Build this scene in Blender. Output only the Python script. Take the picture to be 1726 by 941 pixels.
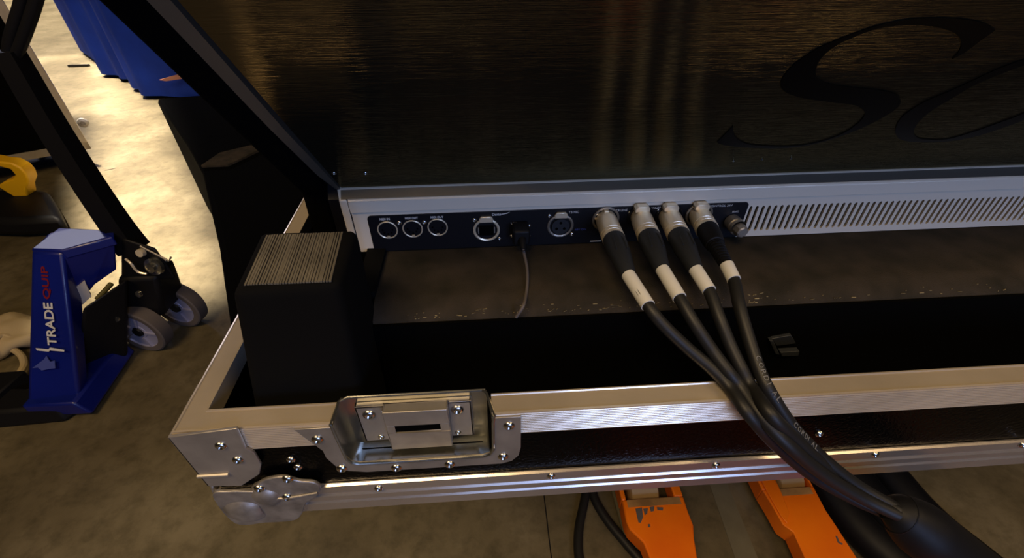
import bpy, bmesh, math, random
from mathutils import Vector, Matrix
random.seed(7)
S = bpy.context.scene
for o in list(bpy.data.objects): bpy.data.objects.remove(o)

# ------------------------------------------------------------------ camera
FPX, CZ = 791.93, 1.33
RT = Vector((0.99806, -0.06211, -0.0047))      # refined below from the angles
pit, rol, yaw = 0.68171397, 0.00470262, 0.06215487
fw = Vector((math.sin(yaw)*math.cos(pit), math.cos(yaw)*math.cos(pit), -math.sin(pit)))
rt = Vector((math.cos(yaw), -math.sin(yaw), 0)); dn = fw.cross(rt)
c_, s_ = math.cos(rol), math.sin(rol)
RT = c_*rt + s_*dn; DN = -s_*rt + c_*dn
cam = bpy.data.objects.new('camera', bpy.data.cameras.new('camera'))
S.collection.objects.link(cam); S.camera = cam
m = Matrix((RT, -DN, -fw)).transposed().to_4x4(); m.translation = (0, 0, CZ)
cam.matrix_world = m
cam.data.sensor_width = 36; cam.data.lens = FPX/1726*36; cam.data.clip_start = 0.01

# ------------------------------------------------------------------ view, world, lights
S.view_settings.view_transform = 'Standard'; S.view_settings.look = 'None'
S.view_settings.gamma = 1; S.view_settings.use_curve_mapping = False
S.view_settings.exposure = 0.12
w = bpy.data.worlds.new('world'); S.world = w; w.use_nodes = True
w.node_tree.nodes['Background'].inputs[0].default_value = (1.0, .85, .6, 1)
w.node_tree.nodes['Background'].inputs[1].default_value = .012

def area(name, loc, target, sx, sy, power, col, spread=180):
    l = bpy.data.lights.new(name, 'AREA'); l.shape = 'RECTANGLE'; l.size = sx; l.size_y = sy
    l.energy = power; l.color = col; l.spread = math.radians(spread)
    o = bpy.data.objects.new(name, l); S.collection.objects.link(o)
    d = Vector(target)-Vector(loc)
    o.location = loc; o.rotation_euler = d.to_track_quat('-Z', 'Y').to_euler()
    return o
WARM, COOL = (1, .71, .38), (.36, .52, 1)
area('hall_light', (-1.2, -1.6, 4.6), (-.2, .6, .8), 2.2, 1.2, 118, WARM)
area('hall_light', (2.6, -1.2, 4.6), (1.0, .6, .8), 1.6, 1.2, 48, WARM)
area('front_window', (.65, -2.3, 1.7), (.1, .3, 1.0), 1.7, 1.2, 11, COOL)
area('front_window', (.575, -2.28, 1.7), (.07, .3, 1.0), .11, 1.4, 6, COOL)
area('front_window', (.97, -2.28, 1.7), (.12, .3, 1.0), .22, 1.4, 12, COOL)
area('far_hall_light', (-7.3, 8.1, 4.6), (-6, 6, 0), 3.2, 2.2, 110, (.80, .78, 1))
# skylight areas over the aisle, added to draw the bright floor stripe
def strip(loc, ang, sx, sy, power, col, spread):
    o = area('added_stripe_light', loc, (loc[0], loc[1], 0), sx, sy, power, col, spread)
    o.rotation_euler = (0, 0, ang); return o
strip((-2.80, 3.92, 4.7), math.atan2(-.512, .859)*-1+0, .50, 5.6, 80, (1, .88, .72), 5)
strip((-6.3, 8.05, 4.7), .60, 2.2, 6.0, 200, (1, .88, .72), 6)

strip((-4.15, 4.75, 4.7), math.atan2(-.512, .859)*-1, 1.25, 2.4, 62, (1, .88, .72), 6)
l = bpy.data.lights.new('added_pool_spot', 'SPOT'); l.energy = 240; l.color = (1, .80, .52); l.spot_size = math.radians(17); l.spot_blend = .9; l.shadow_soft_size = .12  # spot added to brighten a pool on the front-left floor
o = bpy.data.objects.new('added_pool_spot', l); S.collection.objects.link(o); o.location = (-.9, -1.6, 4.4)
o.rotation_euler = (Vector((-.62, .42, 0))-Vector(o.location)).to_track_quat('-Z', 'Y').to_euler()

# ------------------------------------------------------------------ helpers
def W(u, v, x=None, y=None, z=None):
    d = RT*((u-863)/FPX) + DN*((v-470.5)/FPX) + fw
    if y is not None: t = y/d.y
    elif x is not None: t = x/d.x
    else: t = (z-CZ)/d.z
    return Vector((d.x*t, d.y*t, d.z*t+CZ))

def mat(name, col, rough=.5, metal=0, spec=.5, bump=0, bscale=200, bstretch=(1,1,1), var=0, vscale=8, coat=0, col2=None):
    M = bpy.data.materials.new(name); M.use_nodes = True
    nt = M.node_tree; b = nt.nodes['Principled BSDF']; N = nt.nodes.new; L = nt.links.new
    b.inputs['Base Color'].default_value = (*col, 1); b.inputs['Roughness'].default_value = rough
    b.inputs['Metallic'].default_value = metal; b.inputs['Specular IOR Level'].default_value = spec
    b.inputs['Coat Weight'].default_value = coat
    tc = N('ShaderNodeTexCoord')
    mp = N('ShaderNodeMapping'); mp.inputs['Scale'].default_value = bstretch; L(tc.outputs['Object'], mp.inputs[0])
    if bump:
        n = N('ShaderNodeTexNoise'); n.inputs['Scale'].default_value = bscale; n.inputs['Detail'].default_value = 3
        L(mp.outputs[0], n.inputs['Vector'])
        bp = N('ShaderNodeBump'); bp.inputs['Strength'].default_value = bump; bp.inputs['Distance'].default_value = .001
        L(n.outputs[0], bp.inputs['Height']); L(bp.outputs[0], b.inputs['Normal'])
    if var:
        n = N('ShaderNodeTexNoise'); n.inputs['Scale'].default_value = vscale; n.inputs['Detail'].default_value = 5
        L(tc.outputs['Object'], n.inputs['Vector'])
        r = N('ShaderNodeValToRGB'); r.color_ramp.elements[0].position = .3; r.color_ramp.elements[1].position = .7
        c2 = col2 or tuple(c*(1-var) for c in col)
        r.color_ramp.elements[0].color = (*c2, 1); r.color_ramp.elements[1].color = (*col, 1)
        L(n.outputs[0], r.inputs[0]); L(r.outputs[0], b.inputs['Base Color'])
    return M

MT = dict(
    alu=mat('aluminium', (.76, .65, .50), .22, .6, bump=.05, bscale=60, bstretch=(1, 25, 25), var=.25, vscale=12),
    alubend=mat('aluminium_rib', (.64, .58, .52), .22, .8, var=.2, vscale=9),
    zinc=mat('zinc_steel', (.42, .385, .34), .38, .65, var=.35, vscale=35, bump=.05, bscale=90),
    zincb=mat('bright_zinc', (.50, .50, .46), .2, .95, var=.2, vscale=40),
    worn=mat('worn_zinc', (.38, .35, .32), .42, .6, var=.55, vscale=70, bump=.2, bscale=160),
    rivet=mat('rivet_metal', (.62, .60, .56), .22, 1),
    lam=mat('black_pebbled_laminate', (.0008, .0008, .001), .22, 0, .06, bump=.45, bscale=420),
    dim=mat('grey_print', (.14, .14, .14), .6),
    olive=mat('olive_paint', (.07, .06, .01), .5),
    inner=mat('black_inner_lining', (.0012, .0012, .0012), .95, 0, .03),
    carpet=mat('dark_felt', (.042, .033, .024), .95, 0, .1, bump=.6, bscale=900, var=.6, vscale=35, col2=(.018, .016, .011)),
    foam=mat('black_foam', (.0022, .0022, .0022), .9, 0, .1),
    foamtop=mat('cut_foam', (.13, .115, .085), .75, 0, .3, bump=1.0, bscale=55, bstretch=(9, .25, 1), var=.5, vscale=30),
    silver=mat('silver_paint', (.84, .75, .60), .42, .2, bump=.03, bscale=300),
    silverd=mat('silver_bevel', (.12, .11, .09), .4, .5),
    black=mat('satin_black', (.004, .004, .006), .4, 0, .4),
    blackgloss=mat('gloss_black', (.0015, .0015, .0015), .3, 0, .1),
    rubber=mat('black_rubber', (.004, .004, .005), .55, 0, .25),
    boot=mat('boot_rubber', (.016, .018, .022), .5, 0, .4),
    cable=mat('cable_jacket', (.009, .009, .009), .5, 0, .4),
    white=mat('white_tape', (.60, .60, .57), .6),
    ink=mat('white_print', (.55, .55, .55), .6),
    nickel=mat('nickel', (.92, .80, .58), .30, .55, bump=.05, bscale=90, bstretch=(1, 20, 1)),
    nickeld=mat('worn_nickel', (.42, .38, .32), .45, .8, bump=.5, bscale=400),
    blue=mat('blue_paint', (.003, .010, .17), .34, 0, .5, coat=.2, var=.3, vscale=5),
    lav=mat('blue_cloth', (.008, .045, .48), .8, 0, .2, var=.4, vscale=3),
    orange=mat('orange_paint', (.90, .20, .003), .42, 0, .4, var=.25, vscale=6, col2=(.75, .13, .002)),
    orangew=mat('worn_orange', (.42, .22, .07), .6, 0, .3, var=.5, vscale=20),
    tan=mat('nylon_roller', (.36, .25, .13), .5, 0, .4),
    red=mat('red_print', (.16, .004, .012), .5),
    yellow=mat('yellow_plastic', (.70, .38, .005), .45, 0, .4),
    rope=mat('beige_rope', (.42, .33, .19), .9, 0, .1, bump=.6, bscale=300),
    tyre=mat('grey_tyre', (.10, .085, .08), .6, 0, .3),
    paper=mat('paper_label', (.55, .50, .44), .7),
    paleb=mat('pale_blue_print', (.05, .07, .28), .5),
    pink=mat('pale_strap', (.42, .18, .14), .7),
    wood=mat('pale_shaving', (.35, .28, .14), .7, var=.9, vscale=60),
    tape=mat('pale_floor_tape', (.135, .12, .075), .6, var=.3, vscale=10),
    wall=mat('dark_wall', (.06, .055, .05), .9),
)

ORG = {}
def vorg(o): return ORG.get(o.name, Vector((0, 0, 0))) if o else Vector((0, 0, 0))
def thing(name, label, cat, loc=(0, 0, 0), group=None):
    o = bpy.data.objects.new(name, None); S.collection.objects.link(o)
    o.empty_display_size = .05
    o.location = loc; ORG[o.name] = Vector(loc); o['label'] = label; o['category'] = cat
    if group: o['group'] = group
    return o
def tag(o, label, cat, group=None):
    o['label'] = label; o['category'] = cat
    if group: o['group'] = group
    return o
def fin(name, bm, m, parent=None, bevel=0, angle=35, label=None, loc=None, kind=None):
    """verts in world coordinates; origin moved to the thing's base (or loc)"""
    org = vorg(parent) if parent else Vector(loc or (0, 0, 0))
    bmesh.ops.recalc_face_normals(bm, faces=bm.faces)
    bmesh.ops.translate(bm, verts=bm.verts, vec=-org)
    me = bpy.data.meshes.new(name); bm.to_mesh(me); bm.free()
    for p in me.polygons: p.use_smooth = True
    me.set_sharp_from_angle(angle=math.radians(angle))
    me.materials.append(MT[m] if isinstance(m, str) else m)
    o = bpy.data.objects.new(name, me); S.collection.objects.link(o)
    if parent:
        o.parent = parent; ORG[o.name] = org
    else:
        o.location = org; ORG[o.name] = org
    if bevel:
        md = o.modifiers.new('bevel', 'BEVEL'); md.width = bevel; md.segments = 2; md.limit_method = 'ANGLE'; md.angle_limit = math.radians(40)
    if label: o['label'] = label
    if kind: o['kind'] = kind
    return o
def hexa(bm, p):       # 8 points: bottom 4 ccw, top 4
    v = [bm.verts.new(q) for q in p]
    for f in ((0, 3, 2, 1), (4, 5, 6, 7), (0, 1, 5, 4), (1, 2, 6, 5), (2, 3, 7, 6), (3, 0, 4, 7)):
        bm.faces.new([v[i] for i in f])
def box(bm, x0, x1, y0, y1, z0, z1):
    hexa(bm, [(x0, y0, z0), (x1, y0, z0), (x1, y1, z0), (x0, y1, z0), (x0, y0, z1), (x1, y0, z1), (x1, y1, z1), (x0, y1, z1)])
def prism(bm, poly, vec):
    """polygon (list of 3D points) extruded by vec"""
    a = [bm.verts.new(p) for p in poly]; b = [bm.verts.new(Vector(p)+Vector(vec)) for p in poly]
    n = len(a)
    bm.faces.new(a); bm.faces.new(b[::-1])
    for i in range(n): bm.faces.new((a[i], b[i], b[(i+1) % n], a[(i+1) % n]))
def catmull(P, n=8, closed=False):
    P = [Vector(p) for p in P]; out = []; N = len(P)
    rng = range(N if closed else N-1)
    for i in rng:
        if closed: a, b, c, d = P[(i-1) % N], P[i], P[(i+1) % N], P[(i+2) % N]
        else: a, b, c, d = P[max(i-1, 0)], P[i], P[i+1], P[min(i+2, N-1)]
        for k in range(n):
            t = k/n
            out.append(.5*((2*b)+(c-a)*t+(2*a-5*b+4*c-d)*t*t+(3*b-a-3*c+d)*t*t*t))
    if not closed: out.append(P[-1])
    return out
def tube(bm, P, r, seg=12, cap=True, rfun=None):
    P = [Vector(p) for p in P]; n = len(P)
    T = [(P[min(i+1, n-1)]-P[max(i-1, 0)]).normalized() for i in range(n)]
    u = T[0].orthogonal().normalized(); rings = []
    for i in range(n):
        u = (u-T[i]*u.dot(T[i])).normalized(); v = T[i].cross(u)
        R = rfun(i/(n-1)) if rfun else r
        rings.append([bm.verts.new(P[i]+(u*math.cos(2*math.pi*k/seg)+v*math.sin(2*math.pi*k/seg))*R) for k in range(seg)])
    for i in range(n-1):
        for k in range(seg):
            bm.faces.new((rings[i][k], rings[i][(k+1) % seg], rings[i+1][(k+1) % seg], rings[i+1][k]))
    if cap: bm.faces.new(rings[0][::-1]); bm.faces.new(rings[-1])
def lathe(bm, org, axis, prof, seg=32):
    """prof: list of (distance along axis, radius); closed ends when radius 0"""
    org = Vector(org); ax = Vector(axis).normalized(); u = ax.orthogonal().normalized(); v = ax.cross(u); rings = []
    for a, r in prof:
        if r < 1e-7: rings.append([bm.verts.new(org+ax*a)])
        else: rings.append([bm.verts.new(org+ax*a+(u*math.cos(2*math.pi*k/seg)+v*math.sin(2*math.pi*k/seg))*r) for k in range(seg)])
    for A, B in zip(rings, rings[1:]):
        for k in range(seg):
            j = (k+1) % seg
            q = ([A[0]] if len(A) == 1 else [A[k], A[j]]) + ([B[0]] if len(B) == 1 else [B[j], B[k]])
            if len(A)+len(B) > 2: bm.faces.new(q)
def BM(): return bmesh.new()
def text(name, s, m, parent, org, xdir, ydir, h, w=None, depth=.0002, bold=0, shear=0):
    """lettering of height h starting at org; xdir = reading direction, ydir = up"""
    c = bpy.data.curves.new(name, 'FONT'); c.body = s; c.size = 1; c.offset = bold; c.shear = shear
    c.extrude = .5
    t = bpy.data.objects.new(name, c); S.collection.objects.link(t)
    dg = bpy.context.evaluated_depsgraph_get()
    me = bpy.data.meshes.new_from_object(t.evaluated_get(dg)); bpy.data.objects.remove(t)
    xs = [v.co.x for v in me.vertices]; ys = [v.co.y for v in me.vertices]
    x0, x1, y0, y1 = min(xs), max(xs), min(ys), max(ys)
    k = h/(y1-y0); kx = (w/(x1-x0)) if w else k
    X = Vector(xdir).normalized(); Y = Vector(ydir).normalized(); Zv = X.cross(Y)
    o3 = Vector(org)-vorg(parent)
    for v in me.vertices:
        v.co = o3+X*(v.co.x-x0)*kx+Y*(v.co.y-y0)*k+Zv*(v.co.z)*depth*2
    me.name = name; me.materials.clear(); me.materials.append(MT[m])
    o = bpy.data.objects.new(name, me); S.collection.objects.link(o); o.parent = parent
    return o
def struct(o): o['kind'] = 'structure'; return o

# ------------------------------------------------------------------ room
fl = bpy.data.materials.new('concrete'); fl.use_nodes = True
nt = fl.node_tree; N = nt.nodes.new; L = nt.links.new; b = nt.nodes['Principled BSDF']
tc = N('ShaderNodeTexCoord')
def noise(sc, det, rough=.6):
    n = N('ShaderNodeTexNoise'); n.inputs['Scale'].default_value = sc; n.inputs['Detail'].default_value = det
    n.inputs['Roughness'].default_value = rough; L(tc.outputs['Object'], n.inputs['Vector']); return n
def ramp(src, stops):
    r = N('ShaderNodeValToRGB'); e = r.color_ramp.elements
    while len(e) < len(stops): e.new(.5)
    for i, (p, c) in enumerate(stops): e[i].position = p; e[i].color = (*c, 1)
    L(src, r.inputs[0]); return r
r1 = ramp(noise(2.6, 6).outputs[0], [(.28, (.060, .047, .024)), (.5, (.11, .088, .048)), (.72, (.17, .14, .085))])
r2 = ramp(noise(17, 5, .7).outputs[0], [(.32, (.55, .55, .5)), (.55, (1, 1, 1)), (1, (1, 1, 1))])
mx = N('ShaderNodeMix'); mx.data_type = 'RGBA'; mx.blend_type = 'MULTIPLY'; mx.inputs[0].default_value = .8
L(r1.outputs[0], mx.inputs[6]); L(r2.outputs[0], mx.inputs[7])
# darker worn lane under the truck bay, with a straight joint (slab colours differ either side of x = .13)
L(mx.outputs[2], b.inputs['Base Color'])
b.inputs['Roughness'].default_value = .55; b.inputs['Specular IOR Level'].default_value = .35
bp = N('ShaderNodeBump'); bp.inputs['Strength'].default_value = .25; bp.inputs['Distance'].default_value = .003
L(noise(60, 4).outputs[0], bp.inputs['Height']); L(bp.outputs[0], b.inputs['Normal'])
MT['floor'] = fl
bm = BM(); box(bm, -13, 9, -5, 15, -.2, 0); struct(fin('floor', bm, 'floor'))
bm = BM(); box(bm, -13, 9, 15, 15.2, -.2, 5); struct(fin('wall_back', bm, 'wall'))
bm = BM(); box(bm, -13.2, -13, -5, 15, -.2, 5); struct(fin('wall_left', bm, 'wall'))
bm = BM(); box(bm, 9, 9.2, -5, 15, -.2, 5); struct(fin('wall_right', bm, 'wall'))
bm = BM(); box(bm, -13, 9, -5.2, -5, -.2, 5); struct(fin('wall_front', bm, 'wall'))
bm = BM(); box(bm, -13, 9, -5, 15, 5, 5.2); struct(fin('ceiling', bm, 'wall'))
# slab joints
bm = BM()
for x0, x1 in ((.1275, .1305), ):
    box(bm, x0, x1, -2, 6, -.001, .0006)
struct(fin('trim_1', bm, 'black'))

# ------------------------------------------------------------------ flight case
X0, Y0, ZT, ZB, X1, Y1 = -.2116, .19, 1.0591, .9446, 1.5, 1.06
ZU, ZL = 1.0345, .9811         # bottom of upper rail, top of lower rail
XD0, XD1, YD = -.1067, -.0063, .2095      # recess of the latch dish
fc = thing('flight_case', 'open black flight case tray with ribbed aluminium edging, holding the console', 'flight case', (X0, Y0, ZB))
RW = .0162
def panel(name, *a): bm = BM(); box(bm, *a); return fin(name, bm, 'lam', fc)
# front board is notched where the dish sits
bm = BM()
poly = [(X0+.002, Y0+.001, ZB+.002), (X1, Y0+.001, ZB+.002), (X1, Y0+.001, ZT-.002), (XD1+.001, Y0+.001, ZT-.002), (XD1+.001, Y0+.001, 1.006), (XD0-.001, Y0+.001, 1.006), (XD0-.001, Y0+.001, ZT-.002), (X0+.002, Y0+.001, ZT-.002)]
prism(bm, poly, (0, .012, 0)); fin('front_panel', bm, 'lam', fc)
panel('side_panel', X0+.001, X0+.012, Y0+.013, Y1, ZB+.002, ZT-.002)
panel('side_panel', X1-.012, X1, Y0+.013, Y1, ZB+.002, ZT-.002)
panel('back_panel', X0+.012, X1-.012, Y1-.012, Y1, ZB+.002, ZT-.002)
bm = BM(); box(bm, X0+.012, X1-.012, Y0+.013, Y1-.012, ZB+.001, ZB+.012); fin('bottom_panel', bm, 'inner', fc)

def ribprof(z0, z1, n, d):
    """outer face points (offset outward, z) of a finely ribbed face from z1 down to z0"""
    out = []; p = (z1-z0)/n
    for i in range(n):
        a = z1-i*p
        out += [(d*math.sin(math.pi*t/7), a-p*t/7) for t in range(7)]
    out.append((0, z0)); return out
def railprof(off):     # hybrid rail: ribbed face, flat top with a small lip on both edges, thin wall inside
    f = [(-.0004-o, z) for o, z in ribprof(ZU, ZT-.0012, 12, .0006)]
    # (y offset from Y0, z)
    top = [(-.0006, ZT), (.0008, ZT+.0003), (.0014, ZT-.0004), (RW-.0016, ZT-.0004), (RW-.001, ZT+.0005), (RW, ZT+.0004), (RW+.0002, ZT-.014), (RW-.0012, ZT-.014), (RW-.0014, ZT-.0016), (.0006, ZT-.0016), (.0006, ZU)]
    return f[::-1]+top
def sweep_front(bm, prof, xa, xb, mit=None):
    """profile (d, z) along x on the front; mit = mitre at the left end"""
    A = [bm.verts.new((xa+(d if mit else 0), Y0+d, z)) for d, z in prof]
    B = [bm.verts.new((xb, Y0+d, z)) for d, z in prof]
    n = len(prof)
    for i in range(n): bm.faces.new((A[i], B[i], B[(i+1) % n], A[(i+1) % n]))
    bm.faces.new(A); bm.faces.new(B[::-1])
def sweep_side(bm, prof, ya, yb, mit=None):
    A = [bm.verts.new((X0+d, ya+(d if mit else 0), z)) for d, z in prof]
    B = [bm.verts.new((X0+d, yb, z)) for d, z in prof]
    n = len(prof)
    for i in range(n): bm.faces.new((A[i], B[i], B[(i+1) % n], A[(i+1) % n]))
    bm.faces.new(A); bm.faces.new(B[::-1])
pr = railprof(0)
bm = BM(); sweep_front(bm, pr, X0, XD0-.0015, True); fin('upper_rail', bm, 'alu', fc, angle=25)
bm = BM(); sweep_front(bm, pr, XD1+.004, X1); fin('upper_rail', bm, 'alu', fc, angle=25)
bm = BM(); sweep_side(bm, pr, Y0, Y1, True); fin('upper_rail', bm, 'alu', fc, angle=25)
lo = [(-.0004, ZL), (-.0022, ZL-.001), (-.0022, ZL-.009), (-.0012, ZL-.0105), (-.0012, ZL-.0135), (-.0026, ZL-.015), (-.0026, ZL-.020), (-.0012, ZL-.0215), (-.0012, ZL-.0245), (-.0024, ZL-.026), (-.0024, ZB), (-.0010, ZB-.0012), (.03, ZB-.0012), (.03, ZB+.0005), (.0006, ZB+.0005), (.0006, ZL)]
bm = BM(); sweep_front(bm, lo, X0, X1, True); fin('lower_rail', bm, 'alubend', fc, angle=25)
bm = BM(); sweep_side(bm, lo, Y0, Y1, True); fin('lower_rail', bm, 'alubend', fc, angle=25)

# rivets: one mesh, many parts
def rivet_mesh(r=.0042, h=.0018):
    bm = BM(); lathe(bm, (0, 0, 0), (0, -1, 0), [(-.0004, r*1.0), (0, r), (h*.55, r*.86), (h, r*.55), (h, r*.40), (h*.35, r*.32), (h*.30, 0)], 20)
    bmesh.ops.recalc_face_normals(bm, faces=bm.faces)
    me = bpy.data.meshes.new('rivet'); bm.to_mesh(me); bm.free()
    for p in me.polygons: p.use_smooth = True
    me.materials.append(MT['rivet']); return me
RM = rivet_mesh()
def rivet(parent, p, s=1, name='rivet'):
    o = bpy.data.objects.new(name, RM); S.collection.objects.link(o); o.parent = parent
    o.location = Vector(p)-vorg(parent); o.scale = (s,)*3; return o
for u, v in ((638, 824), (929, 803), (1207, 785), (1475, 767), (1724, 750)):
    rivet(fc, W(u, v, y=Y0-.0026), .82)
for u, v in ((1381, 732), (490, 775), (502, 788)):
    rivet(fc, W(u, v, y=Y0+.0006), .8)

# corner bracket: front plate + folded side plate
def px(pts, y): return [W(u, v, y=y) for u, v in pts]
yb = Y0-.0035
br = px([(399, 723), (414, 757), (428, 764), (440, 784), (437, 800)], yb)
front = [Vector((X0-.002, yb, ZT-.001))]+br+[Vector((-.190, yb, .992)), Vector((X0-.002, yb, .994)), Vector((X0-.002, yb, 1.018)), Vector((X0-.002, yb, 1.03))]
bm = BM(); prism(bm, front, (0, .0022, 0))
side = [(X0-.0020, yb, ZT-.001), (X0-.0020, yb, .994), (X0-.0020, Y0+.02, .994), (X0-.0020, Y0+.040, 1.030), (X0-.0020, Y0+.040, ZT-.001)]
prism(bm, side, (.0016, 0, 0))
cb = fin('corner_bracket', bm, 'zinc', fc, bevel=.0005)
bm = BM(); tube(bm, [(-.2135, yb-.0008, 1.0105), (-.192, yb-.0008, 1.0105)], .0016, 8); fin('pressed_ridge', bm, 'zinc', cb)
for u, v in ((372, 752), (401, 776)): rivet(cb, W(u, v, y=yb-.0002), .95)

# ball corner: sphere lump with a leaf on each face
bm = BM()
C0 = Vector((X0+.013, Y0+.013, ZB+.013))
bmesh.ops.create_uvsphere(bm, u_segments=40, v_segments=24, radius=.0245, matrix=Matrix.Translation(C0))
for v in bm.verts:     # keep the lump outside the three faces only
    v.co.x = min(v.co.x, X0+.026); v.co.y = min(v.co.y, Y0+.024); v.co.z = min(v.co.z, ZB+.030)
ball = fin('ball_corner', bm, 'worn', fc)
leaf = catmull([(-.2135, 0, .990), (-.200, 0, .9945), (-.186, 0, .9925), (-.181, 0, .9925), (-.178, 0, 1.001), (-.168, 0, 1.0085), (-.155, 0, 1.010), (-.146, 0, 1.003), (-.1365, 0, 1.000), (-.1335, 0, .9925), (-.139, 0, .980), (-.150, 0, .970), (-.158, 0, .953), (-.168, 0, .9425), (-.190, 0, .942), (-.2135, 0, .944)], 5, True)
bm = BM(); prism(bm, [Vector((p.x, Y0-.0058, p.z-.006)) for p in leaf], (0, .003, 0)); fin('corner_leaf', bm, 'worn', ball, bevel=.0009)
bm = BM(); prism(bm, [Vector((X0-.0058, Y0+(p.x+.2135), p.z-.006)) for p in leaf], (.003, 0, 0)); fin('corner_leaf', bm, 'worn', ball, bevel=.0009)
bm = BM(); tube(bm, catmull([(-.178, Y0-.0068, .977), (-.160, Y0-.0068, .9765), (-.137, Y0-.0062, .980)], 6), .0012, 8); fin('pressed_ridge', bm, 'worn', ball)
for u, v in ((437, 824), (485, 808), (484, 838)): rivet(ball, W(u, v, y=Y0-.006), 1.0)
bm = BM()
bmesh.ops.create_uvsphere(bm, u_segments=32, v_segments=20, radius=.0125, matrix=Matrix.Translation(Vector((-.176, Y0-.001, .977))) @ Matrix.Diagonal((1, .72, 1.1, 1)))
fin('pressed_dome', bm, 'worn', ball)

# latch dish
yp = Y0-.0025
out = px([(503, 720), (559, 716)], yp)
outer = [Vector((-.1335, 0, ZT-.002)), Vector((-.1215, 0, 1.030)), Vector((-.1215, 0, 1.021)), Vector((-.1175, 0, 1.009)), Vector((-.110, 0, 1.0015)), Vector((-.097, 0, .9985)),
         Vector((.003, 0, .9985)), Vector((.011, 0, 1.0015)), Vector((.016, 0, 1.0085)), Vector((.0175, 0, 1.0185)), Vector((.0175, 0, ZT-.002))]
dishL, dishR, dishB = -.1075, -.0025, 1.0115
r = .008
inner = [Vector((dishR, 0, ZT-.002)), Vector((dishR, 0, dishB+r)), Vector((dishR-.0024, 0, dishB+.0024)), Vector((dishR-r, 0, dishB)), Vector((dishL+r, 0, dishB)), Vector((dishL+.0024, 0, dishB+.0024)), Vector((dishL, 0, dishB+r)), Vector((dishL, 0, ZT-.002))]
outer[-1].x = .0175; outer[0].x = -.1335
poly = [Vector((p.x, yp, p.z)) for p in outer+inner]
bm = BM(); prism(bm, poly, (0, .0017, 0))
dish = fin('latch_dish', bm, 'zinc', fc, bevel=.0004)
# pocket walls: U profile swept back to the rear wall
U = [(dishL, ZT), (dishL, dishB+r), (dishL+.0024, dishB+.0024), (dishL+r, dishB), (dishR-r, dishB), (dishR-.0024, dishB+.0024), (dishR, dishB+r), (dishR, ZT)]
U2 = [(XD0, ZT), (XD0, 1.009), (XD0+.0012, 1.0045), (XD0+.005, 1.003), (XD1-.005, 1.003), (XD1-.0012, 1.0045), (XD1, 1.009), (XD1, ZT)]
bm = BM()
def shell(off):
    a = [bm.verts.new((x+(off if x > -.05 else -off), yp, z-(off if z < 1.02 else 0))) for x, z in U]
    bq = [bm.verts.new((x+(off if x > -.05 else -off), YD+off*.5, z-(off if z < 1.02 else 0))) for x, z in U2]
    return a, bq
a, b2 = shell(0); a3, b3 = shell(.0009)
for i in range(7):
    bm.faces.new((a[i], a[i+1], b2[i+1], b2[i])); bm.faces.new((a3[i], b3[i], b3[i+1], a3[i+1])); bm.faces.new((a[i], a3[i], a3[i+1], a[i+1]))
bm.faces.new(b2); bm.faces.new(b3[::-1])
bm.faces.new((a[0], b2[0], b3[0], a3[0])); bm.faces.new((a[7], a3[7], b3[7], b2[7])); bm.faces.new((b2[0], b2[7], b3[7], b3[0]))
fin('recess', bm, 'zincb', dish, angle=50)
bm = BM()      # rolled rim round the pocket mouth and over the rail
rim = [(XD0, YD, ZT+.0004), (dishL-.0004, yp+.004, ZT+.0004)]
rimp = [Vector((XD1, YD, ZT+.0006)), Vector((XD0+.004, YD, ZT+.0006)), Vector((XD0-.001, YD-.003, ZT+.0005)), Vector((dishL-.002, yp+.001, ZT-.0006))]+[Vector((x, yp-.0006, z)) for x, z in ((dishL-.0008, ZT-.006), (dishL, dishB+r), (dishL+.0024, dishB+.0024), (dishL+r, dishB), (dishR-r, dishB), (dishR-.0024, dishB+.0024), (dishR, dishB+r), (dishR+.0008, ZT-.006))]+[Vector((dishR+.002, yp+.001, ZT-.0006)), Vector((XD1+.001, YD-.003, ZT+.0005)), Vector((XD1-.002, YD, ZT+.0006))]
tube(bm, rimp, .0011, 8); fin('rim', bm, 'zincb', dish)
for u, v in ((535, 741), (576, 790), (668, 789), (758, 783), (848, 770), (858, 718)): rivet(dish, W(u, v, y=yp-.0002), 1.0)
bm = BM()
box(bm, -.0985, -.072, YD-.0045, YD-.003, 1.012, 1.054); box(bm, -.041, -.0165, YD-.0045, YD-.003, 1.012, 1.054)
for x0, x1 in ((-.0985, -.0965), (-.0185, -.0165)): box(bm, x0, x1, YD-.0045, YD, 1.012, 1.054)
box(bm, -.0985, -.0165, YD-.0045, YD, 1.052, 1.054)
fin('latch_base', bm, 'zinc', dish, bevel=.0006)
for x in (-.0895, -.0270): rivet(dish, (x, YD-.0047, 1.045), 1.15)
for x in (-.086, -.0285): rivet(dish, (x, YD-.0047, 1.0165), .6)
bm = BM()   # latch cover with the slot
x0, x1, za, zb2, ya, yb_ = -.0775, -.033, 1.011, 1.0565, YD-.0125, YD-.0113
box(bm, x0, x0+.001, yb_, YD-.0045, za, zb2); box(bm, x1-.001, x1, yb_, YD-.0045, za, zb2); box(bm, x0, x1, yb_, YD-.0045, zb2-.001, zb2)
sx0, sx1, sz0, sz1 = -.0715, -.0395, 1.0315, 1.0405
for q in ((x0, x1, ya, yb_, za, sz0), (x0, x1, ya, yb_, sz1, zb2), (x0, sx0, ya, yb_, sz0, sz1), (sx1, x1, ya, yb_, sz0, sz1)): box(bm, *q)
bmesh.ops.remove_doubles(bm, verts=bm.verts, dist=1e-6)
fin('latch_cover', bm, 'zinc', dish, bevel=.0008)
bm = BM(); box(bm, sx0-.001, sx1+.001, YD-.0112, YD-.0105, sz0-.001, sz1+.001); fin('key_slot', bm, 'inner', dish)

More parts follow.
